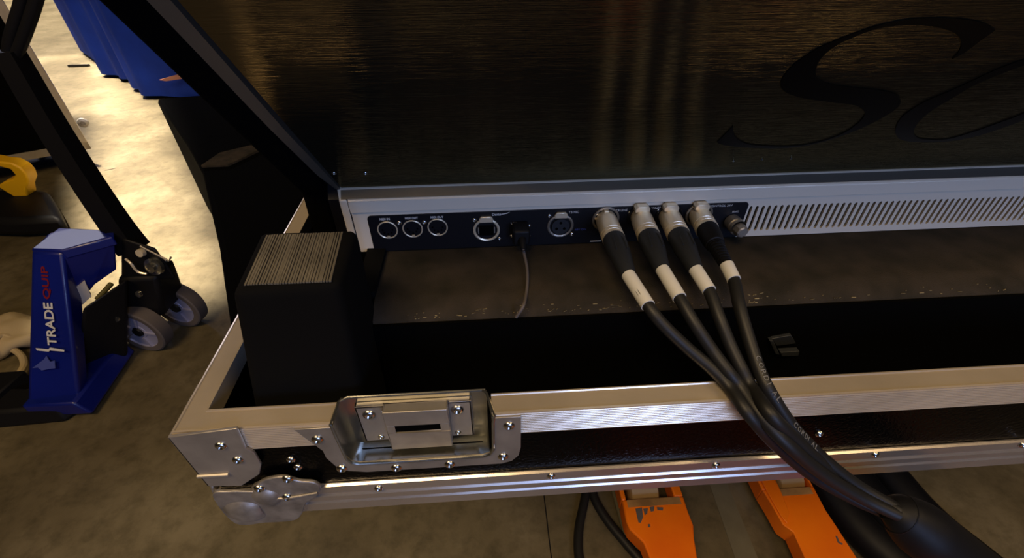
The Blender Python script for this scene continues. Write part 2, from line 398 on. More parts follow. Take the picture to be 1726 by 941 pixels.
# interior lining
ZC = CZ-.2530
bm = BM()
prof = [(.2745, ZB+.014), (.2745, ZC-.0115), (.2755, ZC-.0085), (.283, ZC-.0045), (.290, ZC-.0012), (.297, ZC-.0004), (Y1-.014, ZC-.0004), (Y1-.014, ZB+.014)]
prism(bm, [Vector((-.094, y, z)) for y, z in prof], (1.57, 0, 0))
led = fin('felt_ledge', bm, 'carpet', fc, angle=60)
bm = BM(); box(bm, -.094, 1.476, .2715, .2744, ZB+.014, ZC-.0105); fin('ledge_riser', bm, 'inner', fc)
bm = BM(); box(bm, -.110, -.0935, .297, .36, ZB+.014, ZC+.004); fin('foam_strip', bm, 'foam', fc)
bm = BM()
hexa(bm, [(-.192, .213, ZB+.014), (-.100, .213, ZB+.014), (-.098, .300, ZB+.014), (-.192, .300, ZB+.014),
          (-.1535, .221, CZ-.181), (-.0905, .226, CZ-.181), (-.0905, .2845, CZ-.179), (-.1575, .286, CZ-.179)])
bmesh.ops.bevel(bm, geom=[e for e in bm.edges if max(v.co.z for v in e.verts) > 1.1], offset=.008, segments=4, affect='EDGES', profile=.6)
fb = fin('foam_block', bm, 'foam', fc, angle=60)
# sawn top face of the block: low ridges running front to back
bm = BM()
nr = 30
for i in range(nr):
    xa = -.1475+i*(.052/nr); xb = xa+.052/nr*random.uniform(.6, .9); s = -.004
    h = .0003+.0005*random.random()
    lx = lambda x, y: x+s*(y-.225)/.06
    y_a = .2275; y_b = .2795
    P = [(lx(xa, y_a), y_a, CZ-.1812), (lx(xb, y_a), y_a, CZ-.1812), (lx(xb, y_b), y_b, CZ-.1796), (lx(xa, y_b), y_b, CZ-.1796)]
    hexa(bm, P+[(p[0], p[1], p[2]+h+.0004) for p in P])
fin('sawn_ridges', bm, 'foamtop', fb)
clipb = BM()
prism(clipb, [W(1297, 566, y=.2725), W(1330, 560, y=.2725), W(1338, 574, y=.2725), W(1305, 578, y=.2725)], (0, -.004, 0))
prism(clipb, [W(1293, 568, y=.270), W(1299, 568, y=.270), W(1310, 592, y=.270), W(1302, 590, y=.270)], (0, -.005, 0))
prism(clipb, [W(1310, 586, y=.2725), W(1342, 584, y=.2725), W(1340, 592, y=.2725), W(1312, 593, y=.2725)], (0, -.006, 0))
fin('metal_clip', clipb, 'boot', fc, bevel=.0006)

# supporting dolly under the case (hidden behind it)
ct = thing('case_trolley', 'dark trolley under the black flight case, carrying it', 'trolley', (.6, .75, 0))
bm = BM(); box(bm, -.10, 1.4, .45, 1.02, .88, ZB-.0016); fin('deck', bm, 'black', ct)
for x in (-.06, 1.34):
    for y in (.80, .98): bm = BM(); box(bm, x-.02, x+.02, y-.02, y+.02, 0, .88); fin('leg', bm, 'black', ct)

# ------------------------------------------------------------------ mixing console
YP = .36
mc = thing('mixing_console', 'large mixing console with silver rear connector panel and dark back cover lettered So', 'mixing console', (-.14, YP, ZC))
XR = 1.38
def lean(s, off=0, x=0):
    """point on the leaning cover: s metres up from its lower edge"""
    d = Vector((0, -.1337, .16)).normalized(); n = Vector((0, -.16, -.1337)).normalized()
    return Vector((x, .367, CZ-.191))+d*s+n*off
bm = BM()      # dark body behind everything
pb = [(YP+.004, ZC), (YP+.004, CZ-.2), (.372, CZ-.190)]
q = lean(.30, -.004); pb += [(q.y, q.z), (q.y+.09, q.z+.01), (.46, CZ-.05), (.95, CZ-.16), (.95, ZC)]
prism(bm, [Vector((-.1345, y, z)) for y, z in pb], (XR+.1345, 0, 0)); fin('body', bm, 'black', mc)
bm = BM()      # black side cheek, slightly proud to the left
q2 = lean(.305, .001); pc = [(YP+.008, ZC), (YP+.003, CZ-.225), (.366, CZ-.195), (q2.y, q2.z), (q2.y+.1, q2.z+.01), (.47, CZ-.05), (.955, CZ-.15), (.955, ZC)]
prism(bm, [Vector((-.156, y, z)) for y, z in pc], (.0215, 0, 0)); fin('side_cheek', bm, 'inner', mc, bevel=.003)
bm = BM()      # leaning cover
A = [lean(.0, 0, -.1215), lean(.0, 0, XR), lean(.30, 0, XR), lean(.30, 0, -.1265)]
hexa(bm, [A[0]+Vector((0, .003, 0)), A[1]+Vector((0, .003, 0)), A[1], A[0], A[3]+Vector((0, .003, 0)), A[2]+Vector((0, .003, 0)), A[2], A[3]])
MT['cover'] = mat('brushed_dark_cover', (.150, .128, .080), .12, .9, .5, bump=.25, bscale=40, bstretch=(.6, 40, 40), var=.3, vscale=6)
MT['cover'].node_tree.nodes['Principled BSDF'].inputs['Specular Tint'].default_value = (.50, .46, .36, 1)
fin('back_cover', bm, 'cover', mc)
bm = BM()      # silver edge of the cover, joins the end cap
e = []
for s, xl, xr in ((0, -.126, -.1225), (.03, -.131, -.1235), (.10, -.1345, -.1262), (.30, -.1385, -.1275)):
    e.append((lean(s, .0012, xl), lean(s, .0012, xr)))
for (a_, b_), (c2, d2) in zip(e, e[1:]):
    k = Vector((0, .006, .003)); hexa(bm, [a_, b_, b_+k, a_+k, c2, d2, d2+k, c2+k])
bmesh.ops.remove_doubles(bm, verts=bm.verts, dist=1e-6)
fin('edge_strip', bm, 'silverd', mc, angle=60, label='thin grey metal strip along the slanting left edge')
# bright lip + bevel under the cover
def run(name, m, prof, xa, xb, bev=0, label=None):
    bm = BM(); prism(bm, [Vector((xa, y, z)) for y, z in prof], (xb-xa, 0, 0)); return fin(name, bm, m, mc, bevel=bev, label=label)
run('lip', 'silver', [(.3655, CZ-.1918), (.3648, CZ-.1905), (.368, CZ-.1895), (.370, CZ-.1905)], -.123, XR)
run('bevel_strip', 'silverd', [(YP, CZ-.1980), (.3662, CZ-.1912), (.370, CZ-.1912), (.370, CZ-.1980)], -.1225, XR)
run('fascia', 'silver', [(YP-.0020, CZ-.1995), (YP-.0005, CZ-.1978), (YP+.004, CZ-.1978), (YP+.004, CZ-.2105), (YP-.0020, CZ-.2105)], -.1168, XR, .0004)
# end cap at left
bm = BM()
hexa(bm, [(-.1238, YP-.001, ZC+.0004), (-.1171, YP-.001, ZC+.0004), (-.1171, YP+.004, ZC+.0004), (-.1238, YP+.004, ZC+.0004),
          (-.1240, YP-.001, CZ-.199), (-.1174, YP-.001, CZ-.199), (-.1224, .368, CZ-.190), (-.1262, .369, CZ-.190)])
fin('end_cap', bm, 'silver', mc, bevel=.0006)
# slotted back plate
ZP0, ZP1 = ZC+.0004, CZ-.2106
zs0, zs1 = CZ-.2465, CZ-.2195
xs0 = .2405; pitch = .00588; ns = 84
bm = BM()
bx0, bx1, bz0, bz1 = -.1040, .2380, CZ-.2518, CZ-.2145      # black connector plate
box(bm, -.1166, xs0, YP, YP+.002, ZP0, ZP1)
box(bm, xs0, xs0+ns*pitch, YP, YP+.002, zs1, ZP1); box(bm, xs0, xs0+ns*pitch, YP, YP+.002, ZP0, zs0)
for i in range(ns):
    xa = xs0+i*pitch
    zz = [(xa+.0027, zs0), (xa+pitch, zs0), (xa+pitch, zs1), (xa+.0027, zs1)]
    prism(bm, [Vector((x, YP, z)) for x, z in zz], (0, .002, 0))
    for za, zb_, sg in ((zs0, zs0+.0012, 1), (zs1, zs1-.0012, -1)):      # rounded slot ends
        for x_, d in ((xa, 1), (xa+.0027, -1)):
            prism(bm, [Vector((x_, YP, za)), Vector((x_+d*.0009, YP, za)), Vector((x_, YP, zb_))], (0, .002, 0))
box(bm, xs0+ns*pitch, XR, YP, YP+.002, ZP0, ZP1)
fin('vented_plate', bm, 'silver', mc)
bm = BM()
rr = .0035
def rrect(x0, x1, z0, z1, r, y, n=5):
    P = []
    for cx, cz, a0 in ((x1-r, z1-r, 0), (x0+r, z1-r, 90), (x0+r, z0+r, 180), (x1-r, z0+r, 270)):
        for k in range(n+1):
            a_ = math.radians(a0+90*k/n); P.append(Vector((cx+r*math.cos(a_), y, cz+r*math.sin(a_))))
    return P
prism(bm, rrect(bx0, bx1, bz0, bz1, rr, YP-.0012), (0, .0013, 0))
cp = fin('connector_plate', bm, 'black', mc)
YC = YP-.0013
def ring(bm, c, r0, r1, d, seg=40, y=YC):
    lathe(bm, (c[0], y, c[1]), (0, -1, 0), [(0, r1), (d*.6, r1), (d, (r0+r1)/2), (d*.6, r0), (0, r0)], seg)
def disc(bm, c, r, d, y=YC, seg=32):
    lathe(bm, (c[0], y, c[1]), (0, -1, 0), [(0, 0), (0, r), (d, r), (d, 0)][1:], seg)
# three round sockets
for u, v, word in ((654, 387, 'MIDI IN'), (696, 385, 'MIDI OUT'), (738, 382.5, 'MIDI OUT')):
    p = W(u, v, y=YP); bm = BM(); ring(bm, (p.x, p.z+.0004), .0078, .0090, .0010)
    so = fin('midi_socket', bm, 'nickel', cp)
    bm = BM(); disc(bm, (p.x, p.z+.001), .0078, .0007); fin('socket_face', bm, 'black', so)
    bm = BM()
    for k in range(5):
        a_ = math.radians(k*45); disc(bm, (p.x+.0044*math.cos(a_), p.z+.001-.0044*math.sin(a_)), .0008, .0012)
    fin('pin_contacts', bm, 'blackgloss', so)
    bm = BM(); box(bm, p.x-.0012, p.x+.0012, YC-.0013, YC, p.z-.0075, p.z-.0055); fin('key_notch', bm, 'nickel', so)
    text('lettering', word, 'ink', cp, (p.x-.0052, YC-.0002, CZ-.2188), (1, 0, 0), (0, 0, 1), .0021, .0088 if 'IN' in word else .0112, bold=.03)
for u, v in ((673, 376), (715, 375)): rivet(cp, W(u, v, y=YC), .55, 'screw')
# panel connectors
def chassis(u, v, name, inner_mat):
    p = W(u, v, y=YP); c = (p.x, p.z)
    bm = BM(); ring(bm, c, .0098, .0120, .0016)
    so = fin(name, bm, 'nickel' if name == 'network_socket' else 'nickeld', cp)
    bm = BM(); disc(bm, c, .0098, .0005); fin('socket_face', bm, 'black', so)
    return so, c
so, c = chassis(820, 386, 'network_socket', 'black')
bm = BM(); box(bm, c[0]-.0062, c[0]+.0062, YC-.0011, YC-.0004, c[1]-.0055, c[1]+.005); fin('jack_opening', bm, 'blackgloss', so)
bm = BM()
for sg in (-1, 1): box(bm, c[0]+sg*.0072-.0004, c[0]+sg*.0072+.0004, YC-.0014, YC, c[1]-.003, c[1]+.003)
fin('side_spring', bm, 'nickeld', so)
def thumb(c, par, w_=.0062, dp=.0022):
    bm = BM(); prism(bm, [Vector((c[0]+x, YC-dp, c[1]+z)) for x, z in ((-w_, .0085), (w_, .0085), (w_, .012), (w_*.7, .0145), (-w_*.7, .0145), (-w_, .012))], (0, dp, 0))
    return fin('release_tab', bm, 'nickel', par, bevel=.0006)
thumb(c, so)
for dx, dz in ((-.0105, .0105), (.0115, -.0105)): rivet(so, (c[0]+dx, YC, c[1]+dz), .5, 'screw')
text('lettering', 'Dante', 'ink', cp, (c[0]+.0055, YC-.0002, c[1]+.0145), (1, 0, 0), (0, 0, 1), .0026, .0078, bold=.02)
bm = BM(); prism(bm, [Vector((c[0]+x, YC-.0003, c[1]+z)) for x, z in ((.0135, .0152), (.019, .0160), (.0215, .0178), (.0185, .0168), (.0135, .0160))], (0, .0003, 0)); fin('printed_swoosh', bm, 'ink', cp)
so, c = chassis(944, 379, 'talkback_mic_socket', 'black')
bm = BM(); disc(bm, c, .0080, .0022); mi = fin('socket_insert', bm, 'boot', so)
bm = BM()
for k in range(3):
    a_ = math.radians(90+120*k); disc(bm, (c[0]+.004*math.cos(a_), c[1]+.004*math.sin(a_)), .0013, .0024)
fin('pin_contacts', bm, 'blackgloss', mi)
thumb(c, so, .0058)
for dx, dz in ((-.0105, .0105), (.0112, -.0100)): rivet(so, (c[0]+dx, YC, c[1]+dz), .5, 'screw')
p = W(958, 358.5, y=YP); text('lettering', 'TB MIC', 'ink', cp, (p.x, YC-.0002, p.z), (1, 0, 0), (0, 0, 1), .0022, .0092)
p = W(968, 387, y=YP); text('lettering', '48V ON', 'paleb', cp, (p.x, YC-.0002, p.z), (1, 0, 0), (0, 0, 1), .0018, .0105)
p = W(861, 377, y=YP); text('lettering', 'USB', 'ink', cp, (p.x, YC-.0002, p.z), (1, 0, 0), (0, 0, 1), .0023, .0058, bold=.02)
bm = BM(); z_ = p.z+.001; x_ = p.x+.0066
prism(bm, [Vector((x_, YC-.0003, z_)), Vector((x_+.0035, YC-.0003, z_+.0002)), Vector((x_+.0035, YC-.0003, z_+.0013)), Vector((x_+.0062, YC-.0003, z_+.0002)), Vector((x_+.0035, YC-.0003, z_-.0009)), Vector((x_+.0035, YC-.0003, z_-.0003))], (0, .0003, 0)); fin('printed_arrow', bm, 'ink', cp)
p = W(1037, 355, y=YP); text('lettering', 'TB LINE', 'ink', cp, (p.x, YC-.0002, p.z), (1, 0, 0), (0, 0, 1), .0021, .0105)
p = W(1091, 351.5, y=YP); text('lettering', 'PHONES', 'ink', cp, (p.x, YC-.0002, p.z), (1, 0, 0), (0, 0, 1), .0020, .0118)
p = W(1194, 348, y=YP); text('lettering', 'CONTROL 24V', 'ink', cp, (p.x, YC-.0002, p.z), (1, 0, 0), (0, 0, 1), .0020, .0215)
p = W(1233, 357, y=YP); text('lettering', 'BNC', 'ink', cp, (p.x, YC-.0002, p.z), (1, 0, 0), (0, 0, 1), .0016, .0060)
p = W(994, 405.5, y=YP); bm = BM(); box(bm, p.x, p.x+.0105, YC-.0003, YC, p.z-.0004, p.z+.0005); fin('printed_line', bm, 'ink', cp)
# small jack left of plug one, and screws
p = W(1006, 364, y=YP); bm = BM(); ring(bm, (p.x, p.z), .0018, .0034, .0016); fin('jack_ring', bm, 'nickel', cp)
for u, v in ((892, 381), (892, 398), (862, 398), (1061, 359), (1110, 355), (1162, 355)): rivet(cp, W(u, v, y=YC), .4, 'screw')
# sockets the plugs sit in
PL = [(.1075, CZ-.2262), (.1395, CZ-.2250), (.1655, CZ-.2250), (.1935, CZ-.2250)]
for i, (x, z) in enumerate(PL):
    bm = BM(); ring(bm, (x, z), .0105, .0124, .0020); so = fin('socket_ring', bm, 'nickeld' if i in (0, 3) else 'black', cp)
    if i: thumb((x-.0015, z-.0005), so, .0066, .007)
    else:
        bm = BM(); box(bm, x-.0032, x+.0012, YC-.004, YC, z+.0085, z+.0105); fin('release_tab', bm, 'nickel', so, bevel=.0005)

# lettering on the cover: S and o
K = 3.137
def on_cover(pts, off=.0002):
    n = Vector((0, -.16, -.1337)).normalized(); o0 = lean(0, off)
    out = []
    for u, v in pts:
        a0 = W(u, v, y=1.0)-Vector((0, 0, CZ)); oc = Vector((0, 0, CZ))
        t = (o0-oc).dot(n)/a0.dot(n); out.append(oc+a0*t)
    return out
def glyph(pts_groups, name):
    P = []
    for g in pts_groups:
        P += [Vector((q.x, q.y)) for q in [Vector((x/K+1180, y/K, 0)) for x, y in g][:1]] if len(g) == 1 else [Vector((q.x, q.y)) for q in catmull([(x/K+1180, y/K, 0) for x, y in g], 5)]
    w_ = on_cover([(q.x, q.y) for q in P])
    bm = BM(); vs = [bm.verts.new(q) for q in w_]
    n = Vector((0, -.16, -.1337)).normalized()
    es = [bm.edges.new((vs[i], vs[(i+1) % len(vs)])) for i in range(len(vs)) if (vs[i].co-vs[(i+1) % len(vs)].co).length > 1e-6]
    bmesh.ops.triangle_fill(bm, edges=es, use_beauty=True, normal=n)
    r_ = bmesh.ops.extrude_face_region(bm, geom=list(bm.faces))
    bmesh.ops.translate(bm, verts=[g_ for g_ in r_['geom'] if isinstance(g_, bmesh.types.BMVert)], vec=n*.0003)
    return fin(name, bm, 'blackgloss', mc)
glyph([[(1560, 155), (1500, 120), (1400, 100), (1250, 93), (1100, 100), (950, 130), (800, 180), (650, 240), (540, 305), (465, 370), (428, 430), (430, 465), (470, 495), (560, 520), (700, 540), (800, 550), (850, 570), (870, 600), (845, 640), (780, 690), (690, 730), (580, 760), (470, 772), (350, 770), (260, 762), (205, 740), (178, 705), (175, 662)],
       [(172, 668), (140, 700), (90, 750)], [(96, 758), (150, 770), (250, 780), (400, 784), (520, 776), (640, 752), (780, 707), (900, 655), (1000, 600), (1050, 560), (1058, 525), (1030, 495), (950, 475), (800, 460), (700, 445), (640, 425), (612, 395), (615, 350), (645, 300), (710, 245), (800, 200), (900, 160), (1000, 138), (1120, 130), (1230, 138), (1320, 160), (1370, 195), (1380, 240), (1365, 275), (1330, 312)],
       [(1336, 310), (1400, 275), (1480, 215), (1550, 166)]], 'letter_s')
glyph([[(2000, 330), (1900, 290), (1800, 290), (1713, 312), (1580, 360), (1450, 420), (1320, 480), (1200, 530), (1100, 590), (1050, 640), (1032, 690), (1045, 725), (1090, 745), (1180, 752), (1300, 748), (1450, 722), (1600, 675), (1713, 632), (1830, 570), (1950, 480), (2010, 400)],
       [(1900, 400), (1860, 470), (1780, 550), (1713, 597), (1560, 655), (1430, 700), (1300, 735), (1180, 735), (1140, 720), (1130, 690), (1160, 640), (1230, 580), (1330, 520), (1450, 450), (1600, 385), (1713, 345), (1800, 325), (1880, 345)]], 'letter_o')
n_ = Vector((0, -.16, -.1337)).normalized()
for u, v in ((563, 292), (616, 292), (1236, 271), (1284, 269), (1333, 267)):  # left pair are screw heads; right three added to give small bright glints
    p = on_cover([(u, v)], .0)[0]; q_ = .6 if u > 1000 else 1
    bm = BM(); lathe(bm, p, n_, [(0, .0019*q_), (.0006, .0016*q_), (.0009, .0008*q_), (.0005, .0006*q_), (.0004, 0)], 16)
    fin('screw', bm, 'zincb', mc)

# ------------------------------------------------------------------ plugs and cables
YF = .166
ends = [
    [(1092, 515, CZ-.229), (1118, 548, CZ-.237), (1160, 588, CZ-.250), (1200, 622, CZ-.259), (1229, 652, CZ-.265)],
    [(1145, 502, CZ-.228), (1170, 545, CZ-.236), (1200, 590, CZ-.249), (1226, 625, CZ-.257), (1247, 652, CZ-.2645)],
    [(1195, 490, CZ-.228), (1212, 535, CZ-.236), (1230, 580, CZ-.248), (1248, 618, CZ-.257), (1266, 652, CZ-.2645)],
    [(1237, 472, CZ-.228), (1246, 515, CZ-.233), (1260, 565, CZ-.243), (1280, 625, CZ-.256), (1297, 660, CZ-.2635)]]
tails = [
    [(1263, 700, .176), (1310, 752, .170), (1370, 802, .165), (1440, 842, .155), (1512, 872, .142)],
    [(1285, 705, .174), (1330, 752, .160), (1385, 798, .155), (1450, 838, .148), (1512, 868, .138)],
    [(1300, 700, .171), (1345, 745, .166), (1400, 795, .162), (1455, 832, .153), (1514, 862, .140)],
    [(1330, 712, .178), (1356, 742, .173), (1395, 780, .165), (1450, 822, .155), (1512, 858, .142)]]
labs = ['black cable with blue-grey boot in the socket below TB LINE, leftmost of the four plugs',
        'black cable with silver plug under the PHONES print, second plug from the left',
        'black cable with silver plug between the PHONES plug and the ribbed-boot plug',
        'black cable with ribbed black boot and printed jacket, its plug nearest the knurled stub']
lab_txt = None
for i, (x, z) in enumerate(PL):
    y_end = (.2766, .2799, .2781, .2823)[i]
    t = thing('plug_cable', labs[i], 'cable', (x, YC, z), 'plug cables in the rear connector panel')
    ax = Vector((0, -1, 0))
    xe = (.1073, .1348, .1605, .1869)[i]; xt = (.1115, .1365, .1609, .1845)[i]
    d = Vector((xe-x, y_end-YC, -.0005)).normalized(); o0 = Vector((x, YC, z)); Lb = (Vector((xe, y_end, z))-o0).length
    shl = .033 if i < 3 else .026
    bm = BM(); lathe(bm, o0, d, [(.0005, .0001), (.0005, .0092), (.006, .0092), (.0065, .0096), (shl-.008, .0096), (shl-.0078, .0092), (shl-.006, .0092), (shl-.0058, .0096), (shl-.004, .0096), (shl-.0038, .0092), (shl-.002, .0092), (shl-.0018, .0097), (shl, .0096), (shl, .008)], 36)
    fin('plug_shell', bm, 'nickel', t)
    bm = BM()
    if i < 3:
        P_ = [(shl-.001, .008), (shl, .0094), (shl+.006, .0096), (shl+.02, .0090), (Lb-.012, .0072), (Lb-.003, .0062), (Lb, .0056), (Lb, .003)]
    else:
        P_ = [(shl-.001, .008), (shl, .0092), (shl+.012, .0090), (shl+.022, .0078)]
        k = shl+.0225
        while k < Lb-.002:
            f = (k-shl)/(Lb-shl); rr_ = .0082-.0032*f
            P_ += [(k, rr_), (k+.0018, rr_), (k+.002, rr_-.0012), (k+.0032, rr_-.0012)]; k += .0034
        P_ += [(Lb, .0045), (Lb, .003)]
    lathe(bm, o0, d, P_, 32); bo = fin('boot', bm, 'boot' if i < 3 else 'rubber', t)
    if i < 3:     # raised arch on the boot
        bm = BM(); u = Vector((0, 0, 1))
        arch = []
        for k in range(9):
            a_ = math.pi*k/8; s = shl+.012-.006*math.sin(a_); lat = .0045*math.cos(a_)
            if k in (0, 8): s = shl+.024
            arch.append(o0+d*s+Vector((1, 0, 0))*lat+u*(.0078 if k in (0, 8) else .0088))
        tube(bm, arch, .0007, 6); fin('boot_arch', bm, 'boot', bo)
    ptape = [Vector((xe, y_end, z-.0002)), W(*ends[i][0][:2], z=ends[i][0][2])]
    tv = (ptape[1]-ptape[0])
    bm = BM(); lathe(bm, ptape[0]-tv*.02, tv, [(0, .003), (0, .0054), (tv.length*1.03, .0052), (tv.length*1.03, .003)], 24); fin('white_sleeve', bm, 'white', t, label='white label sleeve')
    pts = [ptape[0]-tv*.05, ptape[1]]+[W(u_, v_, z=z_) for u_, v_, z_ in ends[i][1:]]+[W(u_, v_, y=y_) for u_, v_, y_ in tails[i]]
    path = catmull(pts, 10)
    bm = BM(); tube(bm, path, .0046, 14); fin('cable', bm, 'cable', t)
    if i == 3:
        # jacket print, letter by letter along the cable
        cum = [0]
        for a_, b_ in zip(path, path[1:]): cum.append(cum[-1]+(b_-a_).length)
        def at(s):
            for k in range(len(cum)-1):
                if cum[k+1] >= s: f = (s-cum[k])/(cum[k+1]-cum[k]); return path[k].lerp(path[k+1], f), (path[k+1]-path[k]).normalized()
        toc = lambda p_: (Vector((0, 0, CZ))-p_).normalized()
        # find the start abreast of the tray edge
        tgt = W(1273, 605, z=CZ-.251); st = min(range(len(path)), key=lambda k: (path[k]-tgt).length)
        for start, word in ((cum[st], 'CORDIAL'), (cum[st]+.052, 'CORDIAL')):
            for k, ch in enumerate(word):
                p_, T = at(start+k*.0048)
                up = Vector((0, -.45, .9)); nn = (up-T*up.dot(T)).normalized(); yv = nn.cross(T)
                text('printed_letter', ch, 'dim', t, p_+nn*.0047-yv*.0019, T, yv, .0034, None if ch == 'I' else .0033, depth=.00012)
# loom
lm = thing('cable_loom', 'thick black sleeved loom gathering the four plug cables at lower right', 'cable', W(1515, 866, y=.140))
lp = catmull([W(1492, 855, y=.1465), W(1525, 872, y=.140), W(1580, 915, y=.130), W(1660, 975, y=.120), W(1760, 1050, y=.11)], 8)
bm = BM(); tube(bm, lp, .018, 20, rfun=lambda f: .0085+.0125*min(1, f*2.6)); fin('sleeve', bm, 'rubber', lm)
bm = BM(); tube(bm, lp[6:11], .0150, 20); fin('collar', bm, 'rubber', lm)
# usb lead
us = thing('usb_lead', 'thin grey USB lead with square black plug hanging from rear panel', 'cable', (.03, YC, CZ-.2345))
bm = BM(); box(bm, .0225, .0375, YC-.017, YC-.0002, CZ-.2405, CZ-.2250); pg = fin('plug', bm, 'rubber', us, bevel=.002)
bm = BM(); lathe(bm, (.0305, YC-.016, CZ-.234), (0.02, -1, -.25), [(0, .0038), (.010, .0026), (.012, .002), (.012, .001)], 16); fin('strain_relief', bm, 'rubber', us)
bm = BM(); tube(bm, catmull([(.0308, YC-.027, CZ-.2365), W(883, 425, z=CZ-.243), W(888, 450, z=CZ-.248), W(889, 472, z=CZ-.2505), W(887, 495, z=CZ-.2525), W(882, 516, y=.2725), W(870, 535, y=.2705)], 8), .0013, 10)
fin('cable', bm, 'tyre', us)
# knurled stub
ks = thing('knurled_connector', 'small worn knurled metal connector beside the vent slots', 'connector', (.2262, YC, CZ-.2345))
bm = BM(); lathe(bm, (.2262, YC, CZ-.2335), (.10, -1, 0), [(0.0002, .0001), (0.0002, .0070), (.008, .0074), (.009, .0066), (.010, .0074), (.013, .0074)], 24); fin('barrel', bm, 'nickeld', ks)
bm = BM(); lathe(bm, (.2262, YC, CZ-.2335), (.10, -1, 0), [(.013, .0001), (.013, .0058), (.020, .0056), (.021, .0045), (.021, .0001)], 8); fin('hex_tip', bm, 'nickeld', ks, angle=20)

# wood shavings on the ledge lip
bm = BM()
for k in range(120):
    x = random.choice([random.uniform(-.07, .12), random.uniform(.04, .28), random.uniform(.2, .44)])
    y = .2755+abs(random.gauss(0, .0035)); y = max(.2757, min(.292, y))
    z = ZC-.0085+(y-.2755)/.0145*.0075+.0004
    a_ = random.uniform(-.8, .8); l_ = random.choice([.0004, .0006, .001, .0018]); wd = random.uniform(.0001, .0003)
    dx, dy = math.cos(a_)*l_, math.sin(a_)*l_*.5
    hexa(bm, [(x-dx, y-dy-wd, z), (x+dx, y+dy-wd, z+.0001), (x+dx, y+dy+wd, z+.0001), (x-dx, y-dy+wd, z), (x-dx, y-dy-wd, z+.0004), (x+dx, y+dy-wd, z+.0006), (x+dx, y+dy+wd, z+.0006), (x-dx, y-dy+wd, z+.0004)])
o = fin('wood_shavings', bm, 'wood'); tag(o, 'tiny pale shavings and grit scattered along the felt ledge edge', 'debris'); o['kind'] = 'stuff'

# ------------------------------------------------------------------ orange pallet truck
pt = thing('pallet_truck', 'orange pallet truck whose two forks reach under the flight case', 'pallet truck', (.62, -.4, 0))
ZF = .085
def fork(outl, slot, rol, name='fork'):
    top = [W(u, v, z=ZF) for u, v in outl]
    # slot: (x0,x1,y0,y1)
    bm = BM(); x0, x1, y0, y1 = slot
    xl0, xr0 = top[0].x, top[-1].x
    ytip = y1+.12
    # side rails beside the roller window + tip + body
    box(bm, xl0, x0, y0, y1, .03, ZF); box(bm, x1, xr0, y0, y1, .03, ZF)
    hexa(bm, [(xl0+.02, ytip, .03), (xr0-.02, ytip, .03), (xr0, y1, .03), (xl0, y1, .03), (xl0+.02, ytip, ZF-.02), (xr0-.02, ytip, ZF-.02), (xr0, y1, ZF), (xl0, y1, ZF)])
    body = [Vector((xl0, y0, ZF))]+[Vector((p.x, p.y, ZF)) for p in top[1:-1]]+[Vector((xr0, y0, ZF))]
    prism(bm, [Vector((p.x, p.y, .03)) for p in body], (0, 0, ZF-.03))
    f = fin(name, bm, 'orange', pt, bevel=.004, angle=40)
    bm = BM(); lathe(bm, (rol[0], rol[2], .041), (1, 0, 0), [(0, 0), (0, .034), (.004, .040), (rol[1]-rol[0]-.004, .040), (rol[1]-rol[0], .034), (rol[1]-rol[0], 0)], 28)
    fin('roller', bm, 'tan', pt)
    bm = BM(); box(bm, xl0+.012, xr0-.012, y0-.020, y0-.001, ZF, ZF+.0008); fin('worn_band', bm, 'orangew', f)
    return f
a0 = W(1050, 832, z=ZF); 
f1 = fork([(1046, 835), (1056, 880), (1062, 893), (1085, 915), (1103, 960), (1112, 1010), (1180, 1010), (1177, 950), (1170, 905), (1169, 885), (1160, 862), (1146, 820)],
     (W(1056, 843, z=ZF).x, W(1136, 836, z=ZF).x, W(1056, 843, z=ZF).y, W(1056, 843, z=ZF).y+.13), (W(1066, 835, z=ZF).x, W(1116, 835, z=ZF).x, W(1090, 835, z=ZF).y+.035))
f2 = fork([(1275, 806), (1300, 850), (1320, 885), (1337, 897), (1357, 941), (1385, 1010), (1490, 1010), (1446, 943), (1412, 890), (1392, 860), (1374, 825)],
     (W(1315, 824, z=ZF).x, W(1368, 820, z=ZF).x, W(1315, 824, z=ZF).y, W(1315, 824, z=ZF).y+.13), (W(1321, 817, z=ZF).x, W(1366, 817, z=ZF).x, W(1340, 817, z=ZF).y+.035))
bm = BM()     # raised shoulder along the inner side of the second fork
sh = [W(u, v, z=ZF+.001) for u, v in ((1302, 806), (1316, 830), (1330, 866), (1326, 884), (1316, 872), (1292, 830), (1280, 806))]
prism(bm, sh, (0, 0, .004)); fin('raised_flange', bm, 'orange', f2, bevel=.002)
bm = BM()
for pts in (((1071, 858), (1082, 856), (1084, 872), (1080, 882), (1076, 881), (1073, 868)), ((1095, 855), (1103, 854), (1102, 862), (1097, 863)), ((1107, 855), (1118, 856), (1117, 861), (1108, 860)), ((1092, 884), (1096, 884), (1096, 889), (1092, 889)), ((1084, 858), (1092, 857), (1091, 866), (1087, 869))):
    prism(bm, [W(u, v, z=ZF) for u, v in pts], (0, 0, .0007))
fin('paint_chips', bm, 'tyre', f1, label='grey patches where the orange paint has chipped')
bm = BM()
for pts in (((1408, 904), (1411, 904), (1415, 914), (1421, 917), (1419, 919), (1412, 915)),):
    prism(bm, [W(u, v, z=ZF) for u, v in pts], (0, 0, .0007))
fin('paint_chips', bm, 'tyre', f2)
bm = BM(); box(bm, .28, .98, -.42, -.25, .03, .40); fin('bridge', bm, 'orange', pt, bevel=.01)
for x in (.36, .80): bm = BM(); box(bm, x, x+.1, -.30, .34, .032, ZF-.002); fin('fork_root', bm, 'orange', pt)
for x in (.56, .67): bm = BM(); lathe(bm, (x, -.52, .09), (1, 0, 0), [(0, 0), (0, .09), (.05, .09), (.05, 0)], 28); fin('steer_wheel', bm, 'rubber', pt)
